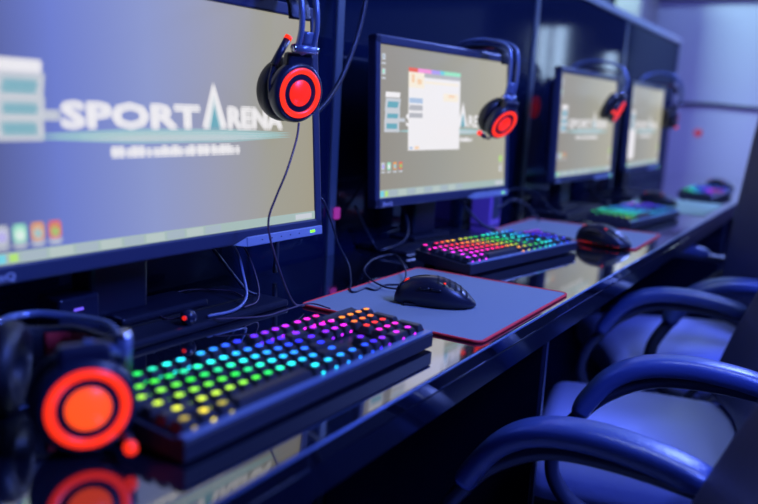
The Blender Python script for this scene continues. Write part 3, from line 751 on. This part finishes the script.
def chair(x, y, rot, label, lean=.24):
    root = empty('office_chair', (x, y, ZF), rot); tag(root, label, 'chair', 'leather office chairs at the desk')
    g = -ZF
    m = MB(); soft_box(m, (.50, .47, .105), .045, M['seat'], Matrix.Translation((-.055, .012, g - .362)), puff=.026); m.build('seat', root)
    def bend(c):
        c = c.copy(); zz = c.z; k = (c.y / .27)
        c.x -= .055 * k * k; c.x += .035 * math.sin(zz * 5) + lean * zz
        w = 1 - .22 * max(0, (zz - .12) / .22) ** 2 if zz > .12 else 1
        c.y *= w; return c
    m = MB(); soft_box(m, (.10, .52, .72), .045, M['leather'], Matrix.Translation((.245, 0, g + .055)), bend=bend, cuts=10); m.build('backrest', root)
    ga = g; g = ga - .009
    for s in (-1, 1):
        Y = s * .285
        pad = catmull([(.105, Y, g - .092), (.04, Y, g - .078), (-.04, Y, g - .072), (-.11, Y, g - .083), (-.16, Y, g - .112), (-.195, Y, g - .158), (-.208, Y, g - .185)], 8)
        sec = []
        for k in range(20):
            a = 2 * PI * k / 20; c, sn = math.cos(a), math.sin(a)
            sec.append((.030 * math.copysign(abs(c) ** .55, c), .0165 * math.copysign(abs(sn) ** .7, sn) - .006))
        n = len(pad)
        sc = [.72 + .28 * min(1, (min(i, n - 1 - i) / 3.0)) ** .5 for i in range(n)]
        m = MB(); m.sweep(pad, sec, M['arm'], up=(0, 0, 1), scale=sc); m.build('arm_pad', root)
        fr = catmull([(.27, Y, g - .125), (.20, Y, g - .120), (.105, Y, g - .108), (0, Y, g - .100), (-.09, Y, g - .108), (-.16, Y, g - .145), (-.205, Y, g - .195), (-.235, Y, g - .25), (-.235, Y, g - .31), (-.19, Y * .98, g - .365), (-.10, Y * .96, g - .39)], 7)
        sec2 = []
        for k in range(16):
            a = 2 * PI * k / 16; c, sn = math.cos(a), math.sin(a)
            sec2.append((.019 * math.copysign(abs(c) ** .6, c), .012 * math.copysign(abs(sn) ** .6, sn)))
        m = MB(); m.sweep(fr, sec2, M['arm_frame'], up=(0, 0, 1)); m.build('arm_frame', root)
        br = catmull([(-.10, Y * .96, g - .39), (-.02, Y, g - .345), (.03, Y, g - .285), (.09, Y, g - .21), (.16, Y, g - .155), (.22, Y, g - .13)], 7)
        m = MB(); m.tube(br, .008, M['arm_frame'], seg=10); m.build('arm_brace', root)
    m = MB(); m.box((-.12, -.26, g - .41), (.12, .26, g - .390), M['arm_frame'], .004, 1); m.box((.10, -.05, g - .41), (.31, .05, g - .39), M['arm_frame'], .004, 1); m.box((.285, -.05, g - .41), (.31, .05, g - .2), M['arm_frame'], .004, 1); m.build('under_frame', root)
    m = MB(); m.cyl((0, 0, .09), (0, 0, g - .40), .028, M['chrome']); m.build('gas_lift', root)
    m = MB()
    for k in range(5):
        a = 2 * PI * k / 5; m.tube([(0, 0, .10), (.15 * math.cos(a), .15 * math.sin(a), .095), (.30 * math.cos(a), .30 * math.sin(a), .075)], .024, M['arm_frame'], scale=[1.2, 1, .6], seg=10)
    m.build('star_base', root)
    for k in range(5):
        a = 2 * PI * k / 5; cx, cy = .30 * math.cos(a), .30 * math.sin(a)
        m = MB(); m.cyl((cx - .012 * math.sin(a), cy + .012 * math.cos(a), .028), (cx + .012 * math.sin(a), cy - .012 * math.cos(a), .028), .028, M['rubber'], seg=18); m.cyl((cx, cy, .03), (cx, cy, .07), .008, M['rubber'], seg=10)
        m.build('caster', root)
    return root
chair(.73, .585, 0, 'nearest leather office chair, one padded armrest crossing the bottom right of the view')
chair(.715, 1.545, math.radians(12), 'middle leather office chair, its pale lit seat seen between two armrests')
chair(.605, 2.33, math.radians(30), 'third office chair, turned, its tall dark back rising at the right edge', lean=-.06)

# ------------------------------------------------------------------ lights
def area(name, loc, target, size, energy, color, sy=None):
    l = bpy.data.lights.new(name, 'AREA'); l.size = size; l.energy = energy; l.color = color
    if sy: l.shape = 'RECTANGLE'; l.size_y = sy
    o = bpy.data.objects.new(name, l); col.objects.link(o); o.location = loc
    o.rotation_euler = (Vector(target) - Vector(loc)).to_track_quat('-Z', 'Y').to_euler()
    return o
area('ceiling_lamp_aisle', (1.9, 1.0, ZC - .05), (.9, 1.4, -.2), .35, 150, (.11, .19, 1.0), 1.6)
area('ceiling_lamp_far', (1.0, 4.3, ZC - .10), (.75, 1.6, -.1), .30, 80, (.20, .30, 1.0), .7)
area('ceiling_lamp_desk', (.85, 1.6, ZC - .05), (.6, 1.6, 0), .25, 20, (.50, .66, 1.0), 1.8)
area('wall_wash_left', (-.7, 4.1, 1.6), (-.25, 5.2, .85), .3, 30, (.66, 1.0, .95))
area('wall_wash_middle', (.1, 4.3, 1.7), (.2, 5.2, .5), .3, 7, (.42, .58, 1.0))
w = bpy.data.worlds.new('World'); bpy.context.scene.world = w; w.use_nodes = True
w.node_tree.nodes['Background'].inputs[0].default_value = (.01, .018, .09, 1); w.node_tree.nodes['Background'].inputs[1].default_value = .3

area('wall_wash_violet', (.9, 4.3, .25), (.1, 5.2, .1), .3, 5, (.42, .22, 1.0))

# ------------------------------------------------------------------ camera
cam = bpy.data.cameras.new('Camera'); co = bpy.data.objects.new('Camera', cam); col.objects.link(co)
Rv = Vector((0.856547, 0.513156, 0.054749)); Uv = Vector((-0.140592, 0.129956, 0.981501)); Fv = Vector((-0.496549, 0.848400, -0.183459))
mx = Matrix((Rv, Uv, -Fv)).transposed().to_4x4(); mx.translation = Vector((0.9306, -0.09634, 0.31354)); co.matrix_world = mx
cam.sensor_width = 36; cam.lens = 802.57 / 758 * 36; cam.clip_start = .02
cam.dof.use_dof = True; cam.dof.focus_distance = 1.22; cam.dof.aperture_fstop = 2.3
bpy.context.scene.camera = co
for o in bpy.context.scene.objects:
    if o.parent is None: o.location.z += DESK
sc = bpy.context.scene
sc.view_settings.view_transform = 'Standard'; sc.view_settings.look = 'None'; sc.view_settings.gamma = 1; sc.view_settings.use_curve_mapping = False
sc.view_settings.exposure = 0.0
